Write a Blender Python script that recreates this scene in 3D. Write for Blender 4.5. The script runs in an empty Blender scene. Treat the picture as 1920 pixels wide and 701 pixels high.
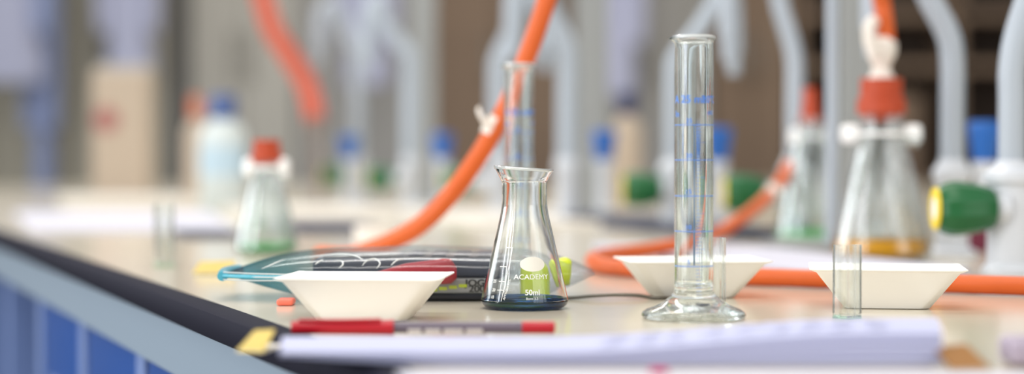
import bpy, bmesh, math, random
from mathutils import Vector, Matrix
random.seed(7)
C = bpy.context.scene.collection
PI = math.pi
TZ = 0.90                 # bench top height
CH = 0.089                # lens height above the bench
F = 3560.0                # focal length in photo pixels (1920 wide)
HZ = 290.0                # horizon row
def ground(py, h=0.0): return F*(CH-h)/(py-HZ)
def PX(px, Y): return (px-960.0)*Y/F
def PZ(py, Y): return TZ+CH-(py-HZ)*Y/F

# ------------------------------------------------------------------ materials
def lin(c):
    return tuple((v/255/12.92) if v/255 <= .04045 else ((v/255+.055)/1.055)**2.4 for v in c)+(1,)
def mat(name, rgb, rough=.5, metal=0, spec=.5, noise=0, nscale=40, bump=0, bscale=200, coat=0):
    m = bpy.data.materials.new(name); m.use_nodes = True
    nt = m.node_tree; b = nt.nodes['Principled BSDF']
    c = lin(rgb); b.inputs['Base Color'].default_value = c
    b.inputs['Roughness'].default_value = rough; b.inputs['Metallic'].default_value = metal
    b.inputs['Specular IOR Level'].default_value = spec; b.inputs['Coat Weight'].default_value = coat
    tc = nt.nodes.new('ShaderNodeTexCoord')
    if noise:
        n = nt.nodes.new('ShaderNodeTexNoise'); n.inputs['Scale'].default_value = nscale; n.inputs['Detail'].default_value = 4
        nt.links.new(tc.outputs['Object'], n.inputs['Vector'])
        r = nt.nodes.new('ShaderNodeMix'); r.data_type = 'RGBA'
        r.inputs[6].default_value = tuple(max(0, v*(1-noise)) for v in c[:3])+(1,)
        r.inputs[7].default_value = tuple(min(1, v*(1+noise)) for v in c[:3])+(1,)
        nt.links.new(n.outputs['Fac'], r.inputs[0]); nt.links.new(r.outputs[2], b.inputs['Base Color'])
    if bump:
        n = nt.nodes.new('ShaderNodeTexNoise'); n.inputs['Scale'].default_value = bscale
        nt.links.new(tc.outputs['Object'], n.inputs['Vector'])
        bp = nt.nodes.new('ShaderNodeBump'); bp.inputs['Strength'].default_value = bump; bp.inputs['Distance'].default_value = .002
        nt.links.new(n.outputs['Fac'], bp.inputs['Height']); nt.links.new(bp.outputs['Normal'], b.inputs['Normal'])
    return m
def glass(name, rgb=(252, 254, 253), ior=1.47, rough=0.0, bump=0, bscale=60, haze=0, hs=(60, 60, 8)):
    m = bpy.data.materials.new(name); m.use_nodes = True
    nt = m.node_tree; nt.nodes.clear()
    o = nt.nodes.new('ShaderNodeOutputMaterial'); g = nt.nodes.new('ShaderNodeBsdfGlass')
    g.inputs['Color'].default_value = lin(rgb); g.inputs['IOR'].default_value = ior; g.inputs['Roughness'].default_value = rough
    if bump:
        tc = nt.nodes.new('ShaderNodeTexCoord'); n = nt.nodes.new('ShaderNodeTexNoise'); n.inputs['Scale'].default_value = bscale
        n.inputs['Detail'].default_value = 1
        nt.links.new(tc.outputs['Object'], n.inputs['Vector'])
        bp = nt.nodes.new('ShaderNodeBump'); bp.inputs['Strength'].default_value = bump; bp.inputs['Distance'].default_value = .002
        nt.links.new(n.outputs['Fac'], bp.inputs['Height']); nt.links.new(bp.outputs['Normal'], g.inputs['Normal'])
    if haze:
        h = nt.nodes.new('ShaderNodeBsdfDiffuse'); h.inputs[0].default_value = lin((226, 230, 230)); mx = nt.nodes.new('ShaderNodeMixShader')
        streaks(nt, hs, haze, mx.inputs[0]); nt.links.new(g.outputs[0], mx.inputs[1]); nt.links.new(h.outputs[0], mx.inputs[2]); nt.links.new(mx.outputs[0], o.inputs['Surface'])
    else: nt.links.new(g.outputs[0], o.inputs['Surface'])
    return m
def streaks(nt, sc_, amount, sock, above=None):
    tc = nt.nodes.new('ShaderNodeTexCoord'); mp = nt.nodes.new('ShaderNodeMapping'); mp.inputs['Scale'].default_value = sc_
    n = nt.nodes.new('ShaderNodeTexNoise'); n.inputs['Scale'].default_value = 1; n.inputs['Detail'].default_value = 3
    nt.links.new(tc.outputs['Object'], mp.inputs[0]); nt.links.new(mp.outputs[0], n.inputs['Vector'])
    r = nt.nodes.new('ShaderNodeMapRange'); r.inputs[1].default_value = .42; r.inputs[2].default_value = .70; r.inputs[4].default_value = amount
    nt.links.new(n.outputs['Fac'], r.inputs[0])
    if above is None: nt.links.new(r.outputs[0], sock); return
    sp = nt.nodes.new('ShaderNodeSeparateXYZ'); q = nt.nodes.new('ShaderNodeMapRange'); q.inputs[1].default_value = above-.004; q.inputs[2].default_value = above+.004
    m = nt.nodes.new('ShaderNodeMath'); m.operation = 'MULTIPLY'
    nt.links.new(tc.outputs['Object'], sp.inputs[0]); nt.links.new(sp.outputs[2], q.inputs[0]); nt.links.new(q.outputs[0], m.inputs[0]); nt.links.new(r.outputs[0], m.inputs[1]); nt.links.new(m.outputs[0], sock)
def film(name, left, mid, x0, x1):
    """thin clear plastic: straight-through transmission tinted along x, fresnel gloss, a few soft creases"""
    m = bpy.data.materials.new(name); m.use_nodes = True
    nt = m.node_tree; nt.nodes.clear(); N = nt.nodes.new; L = nt.links.new
    o = N('ShaderNodeOutputMaterial'); mx = N('ShaderNodeMixShader'); t = N('ShaderNodeBsdfTransparent'); g = N('ShaderNodeBsdfGlossy')
    g.inputs['Roughness'].default_value = .17
    tc = N('ShaderNodeTexCoord'); sp = N('ShaderNodeSeparateXYZ'); L(tc.outputs['Object'], sp.inputs[0])
    mr = N('ShaderNodeMapRange'); mr.inputs[1].default_value = x0; mr.inputs[2].default_value = x1; L(sp.outputs[0], mr.inputs[0])
    r = N('ShaderNodeMix'); r.data_type = 'RGBA'; r.inputs[6].default_value = lin(left); r.inputs[7].default_value = lin(mid)
    L(mr.outputs[0], r.inputs[0]); L(r.outputs[2], t.inputs['Color'])
    n = N('ShaderNodeTexNoise'); n.inputs['Scale'].default_value = 16; n.inputs['Detail'].default_value = 1.5
    L(tc.outputs['Object'], n.inputs['Vector'])
    bp = N('ShaderNodeBump'); bp.inputs['Strength'].default_value = .35; bp.inputs['Distance'].default_value = .004
    L(n.outputs['Fac'], bp.inputs['Height']); L(bp.outputs['Normal'], g.inputs['Normal'])
    fr = N('ShaderNodeMath'); fr.operation = 'MULTIPLY_ADD'; fr.inputs[1].default_value = .26; fr.inputs[2].default_value = .03
    lw = N('ShaderNodeLayerWeight'); lw.inputs['Blend'].default_value = .25; L(lw.outputs['Facing'], fr.inputs[0])
    L(fr.outputs[0], mx.inputs[0]); L(t.outputs[0], mx.inputs[1]); L(g.outputs[0], mx.inputs[2]); L(mx.outputs[0], o.inputs['Surface'])
    return m
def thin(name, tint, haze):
    """thin-walled glass: straight-through transmission, fresnel gloss and a pale diffuse haze"""
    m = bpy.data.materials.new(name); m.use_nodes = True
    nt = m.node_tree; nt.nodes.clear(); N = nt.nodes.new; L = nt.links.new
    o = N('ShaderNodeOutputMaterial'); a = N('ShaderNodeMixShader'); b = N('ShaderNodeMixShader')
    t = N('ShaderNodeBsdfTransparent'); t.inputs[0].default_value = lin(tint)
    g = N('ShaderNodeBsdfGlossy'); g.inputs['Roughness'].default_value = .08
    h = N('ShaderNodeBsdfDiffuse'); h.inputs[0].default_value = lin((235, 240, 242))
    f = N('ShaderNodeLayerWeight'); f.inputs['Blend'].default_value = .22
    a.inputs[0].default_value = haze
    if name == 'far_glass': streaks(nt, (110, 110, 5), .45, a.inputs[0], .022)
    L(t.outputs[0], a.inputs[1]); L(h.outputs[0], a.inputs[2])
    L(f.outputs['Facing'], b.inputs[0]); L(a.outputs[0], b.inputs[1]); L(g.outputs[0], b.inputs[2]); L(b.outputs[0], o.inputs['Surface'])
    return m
M = {}
M['rim_glow'] = thin('painted_rim_glow', (250, 248, 238), .6)  # pale haze paints in the bright light on the cylinder rim
M['bench'] = mat('bench_laminate', (216, 206, 187), .16, noise=.03, nscale=6, spec=.45)
M['black_edge'] = mat('bench_black_edge', (28, 28, 42), .7, spec=.1)
M['rail'] = mat('bench_grey_rail', (134, 150, 166), .5)
M['divider'] = mat('bench_divider', (112, 134, 184), .5)
M['blue_tray'] = mat('blue_plastic', (12, 74, 152), .4)
M['carcass'] = mat('carcass', (40, 60, 110), .7)
M['glass'] = glass('clear_glass')
M['glass_wavy'] = glass('clear_wavy_glass', (254, 255, 255), bump=.10, bscale=70)
M['glass_green'] = glass('greenish_glass', (253, 255, 254), haze=.16, hs=(260, 260, 60))
M['frost'] = thin('far_glass', (244, 248, 248), .10)
M['cuvette'] = glass('cuvette_plastic', (254, 255, 254), 1.36, haze=.30, hs=(300, 300, 5))
M['blue_liquid'] = glass('blue_liquid', (126, 158, 190), 1.33)
M['yellow_liquid'] = mat('amber_liquid', (255, 176, 10), .15)
M['green_liquid'] = mat('green_liquid', (110, 196, 120), .15)
M['white_print'] = mat('white_enamel', (250, 250, 246), .5)
M['blue_soft'] = mat('blue_soft', (128, 164, 220), .5)
M['blue_print'] = mat('blue_enamel', (84, 138, 222), .5)
M['rim_glow_soft'] = thin('painted_lip_glow', (252, 252, 248), .35)  # weaker haze, painting the bright outline of the flask lip
M['crease_glint'] = mat('film_glint', (232, 234, 230), .15)
M['badge'] = mat('cream_badge', (236, 232, 220), .5)
M['boat'] = mat('white_polystyrene', (255, 253, 248), .35)
M['paper'] = mat('paper', (206, 205, 217), .8)
M['paper_edge'] = mat('paper_lavender', (188, 191, 220), .8)
M['faint_ink'] = mat('faint_ink', (196, 198, 224), .8)
M['paper_warm'] = mat('paper_warm', (224, 218, 208), .8)
M['red'] = mat('red_plastic', (178, 14, 34), .3)
M['barrel'] = mat('smoky_barrel', (100, 90, 104), .25)
M['pale'] = mat('pale_label', (214, 208, 210), .5)
M['hose'] = mat('orange_rubber', (214, 94, 26), .45, noise=.08, nscale=60)
M['hose_far'] = mat('red_orange_rubber', (204, 92, 66), .5)
M['stopper'] = mat('orange_stopper', (180, 66, 28), .55, noise=.1, nscale=120)
M['tape'] = mat('cream_tape', (236, 228, 218), .7, bump=.3)
M['white'] = mat('white_plastic', (250, 250, 248), .4)
M['tube'] = mat('powder_coated_tube', (170, 179, 189), .38, spec=.5)
M['pedestal'] = mat('pedestal_white', (206, 210, 216), .4)
M['green'] = mat('green_knob', (8, 92, 44), .35)
M['yellow'] = mat('yellow_ring', (244, 214, 40), .4)
M['blue_knob'] = mat('blue_knob', (26, 96, 178), .4)
M['grey_col'] = mat('grey_column', (146, 148, 147), .5)
M['steel'] = mat('steel', (150, 146, 138), .3, metal=1)
M['steel_dark'] = mat('dull_steel', (112, 108, 100), .35, metal=1)
M['black'] = mat('black_plastic', (22, 24, 32), .3)
M['charcoal'] = mat('charcoal_plastic', (58, 62, 76), .3)
M['grey_tin'] = mat('grey_tin', (158, 154, 148), .5)
M['lime'] = mat('lime_plastic', (206, 218, 24), .35)
M['coral'] = mat('coral_plastic', (246, 120, 96), .4)
M['teal'] = mat('teal_plastic', (84, 176, 196), .2)
M['film'] = film('pouch_film', (84, 172, 188), (234, 238, 242), -.115, -.03)
M['glass_rod'] = mat('grey_brown_nozzle', (140, 122, 112), .4)
M['navy'] = mat('navy_cover', (62, 66, 84), .5)
M['mustard'] = mat('mustard_card', (206, 180, 92), .6)
M['brown'] = mat('brown_card', (150, 104, 52), .7)
M['mauve'] = mat('mauve_rubber', (168, 156, 172), .6)
M['bottle'] = mat('milky_bottle', (200, 208, 206), .35)
M['blue_cap'] = mat('blue_cap', (66, 88, 138), .4)
M['pale_blue'] = mat('pale_blue_label', (178, 200, 212), .6)
M['carton'] = mat('beige_carton', (184, 168, 150), .8)
M['faded_orange'] = mat('faded_orange', (196, 120, 92), .6)
M['sticker'] = mat('faded_red', (160, 100, 96), .7)
M['coat'] = mat('white_cotton', (174, 177, 200), .9, bump=.3, bscale=30)
M['coat_blue'] = mat('pale_blue_cotton', (150, 162, 198), .9)
M['cup_beige'] = mat('cupboard_beige', (172, 166, 150), .6)
M['cup_light'] = mat('cupboard_light', (186, 182, 172), .6)
M['cup_grey'] = mat('cupboard_grey', (168, 165, 160), .6)
M['cup_brown'] = mat('cupboard_brown', (128, 106, 86), .6, noise=.15, nscale=5)
M['cup_dark'] = mat('cupboard_dark', (74, 60, 50), .7)
M['wall'] = mat('wall_paint', (170, 166, 156), .8, noise=.03)
M['floor'] = mat('floor_vinyl', (120, 118, 112), .6, noise=.08)
M['pillar'] = mat('dark_post', (104, 102, 98), .6)
M['darkblue'] = mat('dark_blue_thing', (40, 48, 88), .5)
M['magenta'] = mat('magenta', (196, 40, 96), .5)

# ------------------------------------------------------------------ helpers
def link(name, bm, m, parent=None, smooth=False, loc=None, rotz=0, recalc=True):
    if recalc: bmesh.ops.recalc_face_normals(bm, faces=bm.faces)
    me = bpy.data.meshes.new(name); bm.to_mesh(me); bm.free()
    if smooth:
        for p in me.polygons: p.use_smooth = True
        try: me.set_sharp_from_angle(angle=math.radians(40))
        except Exception: pass
    me.materials.append(M[m] if isinstance(m, str) else m)
    o = bpy.data.objects.new(name, me); C.objects.link(o)
    if parent is not None: o.parent = parent
    if loc is not None: o.location = loc
    if rotz: o.rotation_euler = (0, 0, rotz)
    return o
def tag(o, label, cat, group=None, kind=None):
    if label: o['label'] = label
    if cat: o['category'] = cat
    if group: o['group'] = group
    if kind: o['kind'] = kind
    return o
def thing(name, label, cat, loc, rotz=0, group=None):
    o = bpy.data.objects.new(name, None); C.objects.link(o); o.empty_display_size = .02
    o.location = loc; o.rotation_euler = (0, 0, rotz)
    return tag(o, label, cat, group)
def dup(root, loc, rotz, label, scale=None):
    r = root.copy(); C.objects.link(r); r.location = loc; r.rotation_euler = (0, 0, rotz)
    if scale: r.scale = (scale,)*3
    r['label'] = label
    for ch in list(root.children):
        c = ch.copy(); C.objects.link(c); c.parent = r
        for g in list(ch.children):
            d = g.copy(); C.objects.link(d); d.parent = c
    return r
def box(bm, x0, x1, y0, y1, z0, z1, bev=0):
    r = bmesh.ops.create_cube(bm, size=1)
    vs = r['verts']
    for v in vs:
        v.co = Vector(((x0+x1)/2+v.co.x*(x1-x0), (y0+y1)/2+v.co.y*(y1-y0), (z0+z1)/2+v.co.z*(z1-z0)))
    if bev:
        es = list({e for v in vs for e in v.link_edges})
        bmesh.ops.bevel(bm, geom=es, offset=bev, segments=3, profile=.5, affect='EDGES')
    return bm
def B(*a, **k): return box(bmesh.new(), *a, **k)
def lathe(prof, seg=64, closed=True, bm=None, cx=0, cy=0):
    """revolve (r, z) points about z; closed joins the last to the first; r = 0 points become poles"""
    bm = bm or bmesh.new(); rings = []
    for r, z in prof:
        if r < 1e-6: rings.append([bm.verts.new((cx, cy, z))])
        else: rings.append([bm.verts.new((cx+r*math.cos(2*PI*i/seg), cy+r*math.sin(2*PI*i/seg), z)) for i in range(seg)])
    n = len(rings)
    for k in range(n if closed else n-1):
        a, b = rings[k], rings[(k+1) % n]
        if len(a) == 1 and len(b) == 1: continue
        for i in range(seg):
            j = (i+1) % seg
            if len(a) == 1: f = (a[0], b[j], b[i])
            elif len(b) == 1: f = (a[i], a[j], b[0])
            else: f = (a[i], a[j], b[j], b[i])
            bm.faces.new(f)
    return bm
def smoothpath(pts, n=8):
    P = [Vector(p) for p in pts]; out = []
    for i in range(len(P)-1):
        p0 = P[max(i-1, 0)]; p1 = P[i]; p2 = P[i+1]; p3 = P[min(i+2, len(P)-1)]
        for k in range(n):
            t = k/n
            out.append(.5*((2*p1)+(-p0+p2)*t+(2*p0-5*p1+4*p2-p3)*t*t+(-p0+3*p1-3*p2+p3)*t**3))
    out.append(P[-1]); return out
def tube(pts, rad, seg=20, n=8, bm=None, smooth=True, cap=True, flat=1.0):
    bm = bm or bmesh.new()
    pts = smoothpath(pts, n) if smooth else [Vector(p) for p in pts]
    if not callable(rad): rr = rad; rad = lambda t: rr
    t0 = (pts[1]-pts[0]).normalized(); up = Vector((0, 0, 1)) if abs(t0.z) < .9 else Vector((1, 0, 0))
    side = t0.cross(up).normalized(); rings = []
    for i, p in enumerate(pts):
        a = pts[max(i-1, 0)]; b = pts[min(i+1, len(pts)-1)]; t = (b-a).normalized()
        side = (side-t*side.dot(t)).normalized(); u = side.cross(t)
        r = rad(i/(len(pts)-1))
        rings.append([bm.verts.new(p+side*math.cos(2*PI*k/seg)*r+u*math.sin(2*PI*k/seg)*r*flat) for k in range(seg)])
    for a, b in zip(rings, rings[1:]):
        for k in range(seg):
            j = (k+1) % seg; bm.faces.new((a[k], a[j], b[j], b[k]))
    if cap: bm.faces.new(rings[0][::-1]); bm.faces.new(rings[-1])
    return bm
def loft(loops, closed=False, caps=False, bm=None):
    bm = bm or bmesh.new(); R = [[bm.verts.new(p) for p in L] for L in loops]; n = len(R)
    for k in range(n if closed else n-1):
        a, b = R[k], R[(k+1) % n]; s = len(a)
        for i in range(s):
            j = (i+1) % s; bm.faces.new((a[i], a[j], b[j], b[i]))
    if caps: bm.faces.new(R[0][::-1]); bm.faces.new(R[-1])
    return bm
def rsq(hx, hy, r, z, seg=6):
    out = []
    for cx, cy, a0 in ((hx-r, hy-r, 0), (-hx+r, hy-r, PI/2), (-hx+r, -hy+r, PI), (hx-r, -hy+r, 1.5*PI)):
        for k in range(seg+1):
            a = a0+PI/2*k/seg; out.append((cx+r*math.cos(a), cy+r*math.sin(a), z))
    return out
def text_faces(body, size, bold=0.0, spacing=1.0):
    """lettering as flat polygons: verts (x, y) centred, faces"""
    cu = bpy.data.curves.new('lettering', 'FONT'); cu.body = body; cu.size = size; cu.align_x = 'CENTER'; cu.align_y = 'CENTER'
    cu.space_character = spacing; cu.resolution_u = 4
    o = bpy.data.objects.new('lettering', cu); C.objects.link(o)
    dg = bpy.context.evaluated_depsgraph_get(); me = bpy.data.meshes.new_from_object(o.evaluated_get(dg))
    vs = [tuple(v.co) for v in me.vertices]; fs = [tuple(p.vertices) for p in me.polygons]
    bpy.data.objects.remove(o); bpy.data.curves.remove(cu); bpy.data.meshes.remove(me)
    if bold:              # heavier strokes: the same outlines laid down a few times with a small shift
        n = len(vs); v0, f0 = vs, fs; vs, fs = [], []
        for q, (dx, dy) in enumerate(((-bold, 0), (bold, 0), (0, bold*.6), (0, -bold*.6))):
            vs = vs+[(x+dx, y+dy, z) for x, y, z in v0]; fs = fs+[tuple(i+q*n for i in f) for f in f0]
    return vs, fs
def wrap(bm, vs, fs, rfun, th0, z0, rot=0, sx=1, sy=1, off=.00012):
    """lay flat lettering on a surface of revolution, th0 = 0 faces -Y"""
    c, s = math.cos(rot), math.sin(rot); nv = []
    for x, y, _ in vs:
        x *= sx; y *= sy
        u, w = x*c-y*s, x*s+y*c
        z = z0+w; r = rfun(z)+off; th = th0+u/rfun(z0)
        nv.append(bm.verts.new((r*math.sin(th), -r*math.cos(th), z)))
    for f in fs:
        try: bm.faces.new([nv[i] for i in f])
        except ValueError: pass
def strip(bm, rfun, a, b, w, off=.00012, n=10):
    """thin printed line between (theta, z) points a and b"""
    prev = None
    (ta, za), (tb, zb) = a, b
    du = (tb-ta)*rfun((za+zb)/2); dz = zb-za; L = math.hypot(du, dz); nu, nz = -dz/L*w/2, du/L*w/2
    for k in range(n+1):
        t = k/n; th = ta+(tb-ta)*t; z = za+(zb-za)*t; pair = []
        for sg in (-1, 1):
            zz = z+sg*nz; r = rfun(zz)+off; tt = th+sg*nu/rfun(zz)
            pair.append(bm.verts.new((r*math.sin(tt), -r*math.cos(tt), zz)))
        if prev: bm.faces.new((prev[0], pair[0], pair[1], prev[1]))
        prev = pair

# ------------------------------------------------------------------ bench frame
# the left edge of the bench runs away from us; d along it, n across towards the right
pa = Vector((PX(0, ground(440)), ground(440))); pb = Vector((PX(480, ground(615)), ground(615)))
d = (pa-pb).normalized(); nrm = Vector((-d.y, d.x)) if -d.y > 0 else Vector((d.y, -d.x))
ROT = math.atan2(d.y, d.x)-PI/2                      # bench axes: local y along d, local x across
def bl(px, Y):                                        # world x, y -> bench local
    v = Vector((px, Y))-pb; return v.dot(nrm), v.dot(d)
bench = thing('lab_bench', 'long cream topped laboratory bench with black edge, grey rail and blue trays below', 'bench', (pb.x, pb.y, 0), ROT)
# edge profile: rounded black nosing
bm = B(.016, 3.0, -1.2, 4.6, TZ-.022, TZ); link('worktop', bm, 'bench', bench)
prof = [(.016, TZ), (.004, TZ-.0003), (.0012, TZ-.0018), (0, TZ-.005), (.0, TZ-.013), (.003, TZ-.017), (.016, TZ-.018)]
bm = loft([[(x, yy, z) for x, z in prof] for yy in (-1.2, 4.6)], caps=True); link('black_edge', bm, 'black_edge', bench, smooth=True)
link('rail', B(.006, .03, -1.2, 4.6, TZ-.052, TZ-.0181, bev=.001), 'rail', bench)
link('carcass', B(.40, 2.9, -1.1, 4.5, .10, TZ-.0221), 'carcass', bench)
link('plinth', B(.46, 2.85, -1.05, 4.45, 0, .10), 'black', bench)
t_of = lambda px_: None
YS = []
for px_ in (52, 128, 232):
    # where the sight line through px_ meets the bench edge
    k = (px_-960)/F; s = (pb.x-k*pb.y)/(k*d.y-d.x); YS.append(s)
step = (YS[0]-YS[2])/2
for i in range(-3, 8):
    s = YS[1]+(i)*step
    link('divider', B(.0105, .40, s-.017, s+.017, .10, TZ-.0522, bev=.001), 'divider', bench)
tray_lab = {-1: 'blue storage tray under the bench, nearest the front corner of the picture', 0: 'blue storage tray under the bench between the two clearest pale dividers', 1: 'blue storage tray under the bench at the far edge of the picture'}
for i, lab in tray_lab.items():
    s = YS[1]+i*step-step/2
    if i == 1: pass
    a, b = s-step/2+.024, s+step/2-.024
    w = Matrix.Rotation(ROT, 3, 'Z') @ Vector((.0, s, 0))
    t = thing('storage_tray', lab, 'storage tray', (pb.x+w.x, pb.y+w.y, TZ-.30), ROT, 'blue trays under the bench')
    hw = (b-a)/2
    loops = [rsq(.163, hw-.01, .006, 0), rsq(.166, hw-.004, .006, .12), rsq(.168, hw-.0, .006, .235), rsq(.168, hw, .006, .24), rsq(.163, hw-.008, .006, .24), rsq(.155, hw-.022, .006, .004)]
    bmx = loft([[(x, y, z*.2462/.24) for x, y, z in q] for q in loops], caps=True)
    for v in bmx.verts: v.co.x += .18
    link('tray_body', bmx, 'blue_tray', t, smooth=True)
    link('label_holder', B(.006, .0135, -.035, .035, .150, .182, bev=.002), 'divider', t)
    link('finger_lip', tube([(.014, -.08, .10), (.002, -.06, .095), (-.002, 0, .093), (.002, .06, .095), (.014, .08, .10)], .006), 'blue_tray', t, smooth=True)

# ------------------------------------------------------------------ room
def struct(name, bm, m): return tag(link(name, bm, m), None, None, kind='structure')
struct('floor', B(-5, 5, -1.5, 7.6, -.05, 0), 'floor')
struct('wall_back', B(-5, 5, 7.5, 7.6, 0, 3.0), 'wall')
struct('wall_right', B(4.9, 5, -1.5, 7.5, 0, 3.0), 'wall')
# window wall on the left, two big panes letting daylight in
bm = bmesh.new(); box(bm, -5, -4.9, -1.5, 7.5, 0, 1.0); box(bm, -5, -4.9, -1.5, 7.5, 2.6, 3.0)
for y0, y1 in ((-1.5, -1.2), (1.0, 1.4), (3.6, 4.0), (6.2, 7.5)): box(bm, -5, -4.9, y0, y1, 1.0, 2.6)
struct('wall_left', bm, 'wall')
for k, (y0, y1) in enumerate(((-1.2, 1.0), (1.4, 3.6), (4.0, 6.2))):
    bm = bmesh.new()
    for a in ((y0, y0+.05, 1.0, 2.6), (y1-.05, y1, 1.0, 2.6), (y0, y1, 1.0, 1.05), (y0, y1, 2.55, 2.6), ((y0+y1)/2-.02, (y0+y1)/2+.02, 1.0, 2.6)):
        box(bm, -4.97, -4.93, *a)
    struct('window_%d' % (k+1), bm, 'white')

# far cupboards along the back wall
def cupboard(x0, x1, Y, m, label, top=2.1, dark=False, handle=True, group='cupboards along the back wall'):
    xc = (x0+x1)/2; w = (x1-x0)/2
    t = thing('storage_cupboard', label, 'cupboard', (xc, Y, 0), 0, group)
    bm = B(-w, w, .02, .45, .08, top); link('cabinet_body', bm, m, t)
    link('plinth', B(-w+.01, w-.01, .05, .44, 0, .08), 'cup_dark', t)
    for s in (-1, 1):
        xa, xb = (-w+.004, -.003) if s < 0 else (.003, w-.004)
        dr = link('door', B(xa, xb, 0, .02, .09, top-.01, bev=.002), m, t)
        hx = -.03 if s < 0 else .03
        if handle: link('handle', tube([(hx, 0, 1.25), (hx, -.03, 1.26), (hx, -.03, 1.4), (hx, 0, 1.41)], .005, seg=8, n=3), 'steel', dr)
    return t
WY = 6.6
def wx(px): return PX(px, WY)
cupboard(wx(-150), wx(112), WY, 'cup_beige', 'beige double cupboard at the back, behind the hanging pale blue coat')
cupboard(wx(116), wx(312), WY, 'cup_beige', 'beige double cupboard at the back, behind the carton with the red sticker')
cupboard(wx(356), wx(556), WY, 'cup_light', 'pale grey double cupboard at the back, behind the blue capped bottle')
cupboard(wx(560), wx(800), WY, 'cup_grey', 'warm grey double cupboard at the back, behind the faint red orange hose')
cupboard(wx(1068), wx(1326), WY, 'cup_grey', 'warm grey double cupboard at the back, behind the short glass cylinder and tall cylinder gap')
cupboard(wx(1330), wx(1482), WY, 'cup_brown', 'narrow brown wooden cupboard at the back, between the two down-turned tap nozzles')
t = thing('brown_bookcase', 'dark brown open bookcase at the back, right end of the row', 'bookcase', (wx(1790), WY, 0), 0)
w = (wx(2100)-wx(1490))/2
t.location.x = wx(1795)
bm = bmesh.new(); box(bm, -w, -w+.03, 0, .4, 0, 2.1); box(bm, w-.03, w, 0, .4, 0, 2.1); box(bm, -.015, .015, 0, .4, 0, 2.1); link('side_panel', bm, 'cup_brown', t)
link('back_panel', B(-w+.03, w-.03, .37, .4, 0, 2.1), 'cup_dark', t)
for z in (.1, .5, .87, 1.28, 1.46, 1.8): link('shelf', B(-w+.0301, w-.0301, .0, .37, z, z+.03), 'cup_brown', t)
cupboard(wx(804), wx(1064), WY, 'cup_brown', 'brown wooden double cupboard at the back, behind the orange hose')
# fills on the bookcase
for k, (px, wpx, hh, m, lb, cat, nm, z) in enumerate((
    (1700, 70, .30, 'cup_brown', 'brown box file standing in the dark bookcase, first from the left', 'box file', 'box_file', .9),
    (1600, 40, .34, 'cup_grey', 'grey box file standing in the dark bookcase beside the retort rod', 'box file', 'box_file', .9))):
    o = link(nm, B(wx(px)-wpx/2*WY/F, wx(px)+wpx/2*WY/F, WY+.05, WY+.30, z, z+hh, bev=.004), m); tag(o, lb, cat)
# dark post between the beige and grey cupboards
o = link('dark_post', B(wx(316), wx(352), WY, WY+.3, 0, 2.4, bev=.01), 'pillar'); tag(o, 'dark grey square post standing between the beige and pale cupboards', 'post')
# hanging lab coats
def coat(px, Y, ptop, pbot, wpx, label, m='coat', sleeve=None):
    ht = (pbot-ptop)*Y/F; w = wpx*Y/F/2
    t = thing('lab_coat', label, 'lab coat', (PX(px, Y), Y, PZ(pbot, Y)), 0, 'lab coats on the back hooks')
    n = 28; loops = []
    for f in (0, .15, .3, .45, .6, .75, .86, .93, .98, 1.0):
        ww = w*(1.0-.25*f) if f < .86 else w*(.78-.55*((f-.86)/.14)**1.5); dd = .05*(1-.3*f) if f < .93 else .03
        loops.append([(ww*math.cos(2*PI*k/n), dd*math.sin(2*PI*k/n)*(1+.25*math.sin(5*2*PI*k/n)*(1-f)), ht*f) for k in range(n)])
    link('coat_body', loft(loops, caps=True), m, t, smooth=True)
    for s in (-1, 1):
        mm = sleeve if (sleeve and s > 0) else m
        link('sleeve', tube([(s*w*.72, -.01, ht*.9), (s*w*.95, -.03, ht*.7), (s*w*1.02, -.035, ht*.42), (s*w*.98, -.03, ht*.2)], lambda u: .05-.012*u, seg=14, flat=.7), mm, t, smooth=True)
    link('collar', tube([(-w*.2, -.03, ht*.86), (-w*.22, -.02, ht*.97), (0, .02, ht*1.0), (w*.22, -.02, ht*.97), (w*.2, -.03, ht*.86)], .014, seg=8), m, t, smooth=True)
    return t
rl = thing('coat_rail', 'steel coat rail standing at the back with lab coats hanging on it', 'coat rail', (0, 6.36, 0))
link('top_bar', tube([(-1.9, 0, 1.98), (.6, 0, 1.98)], .012, seg=10, smooth=False), 'steel', rl, smooth=True)
for x in (-1.9, .6):
    link('upright', tube([(x, 0, .02), (x, 0, 1.98)], .012, seg=10, smooth=False), 'steel', rl, smooth=True)
    link('foot', tube([(x, -.25, .013), (x, .2, .013)], .0125, seg=10, smooth=False), 'steel', rl, smooth=True)
coat(10, 6.3, -320, 155, 150, 'white lab coat hanging at the back, top corner beside the window side', sleeve='coat_blue')
coat(82, 6.45, -200, 352, 40, 'narrow pale blue coat hanging at the back beside the white lab coat', m='coat_blue')
coat(245, 6.3, -300, 150, 90, 'white lab coat hanging at the back above the carton with the red sticker')
coat(690, 6.3, -300, 160, 90, 'white lab coat hanging at the back behind the grey service column')
coat(1155, 6.3, -300, 180, 80, 'white lab coat hanging at the back between the short cylinder and tall cylinder')

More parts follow.
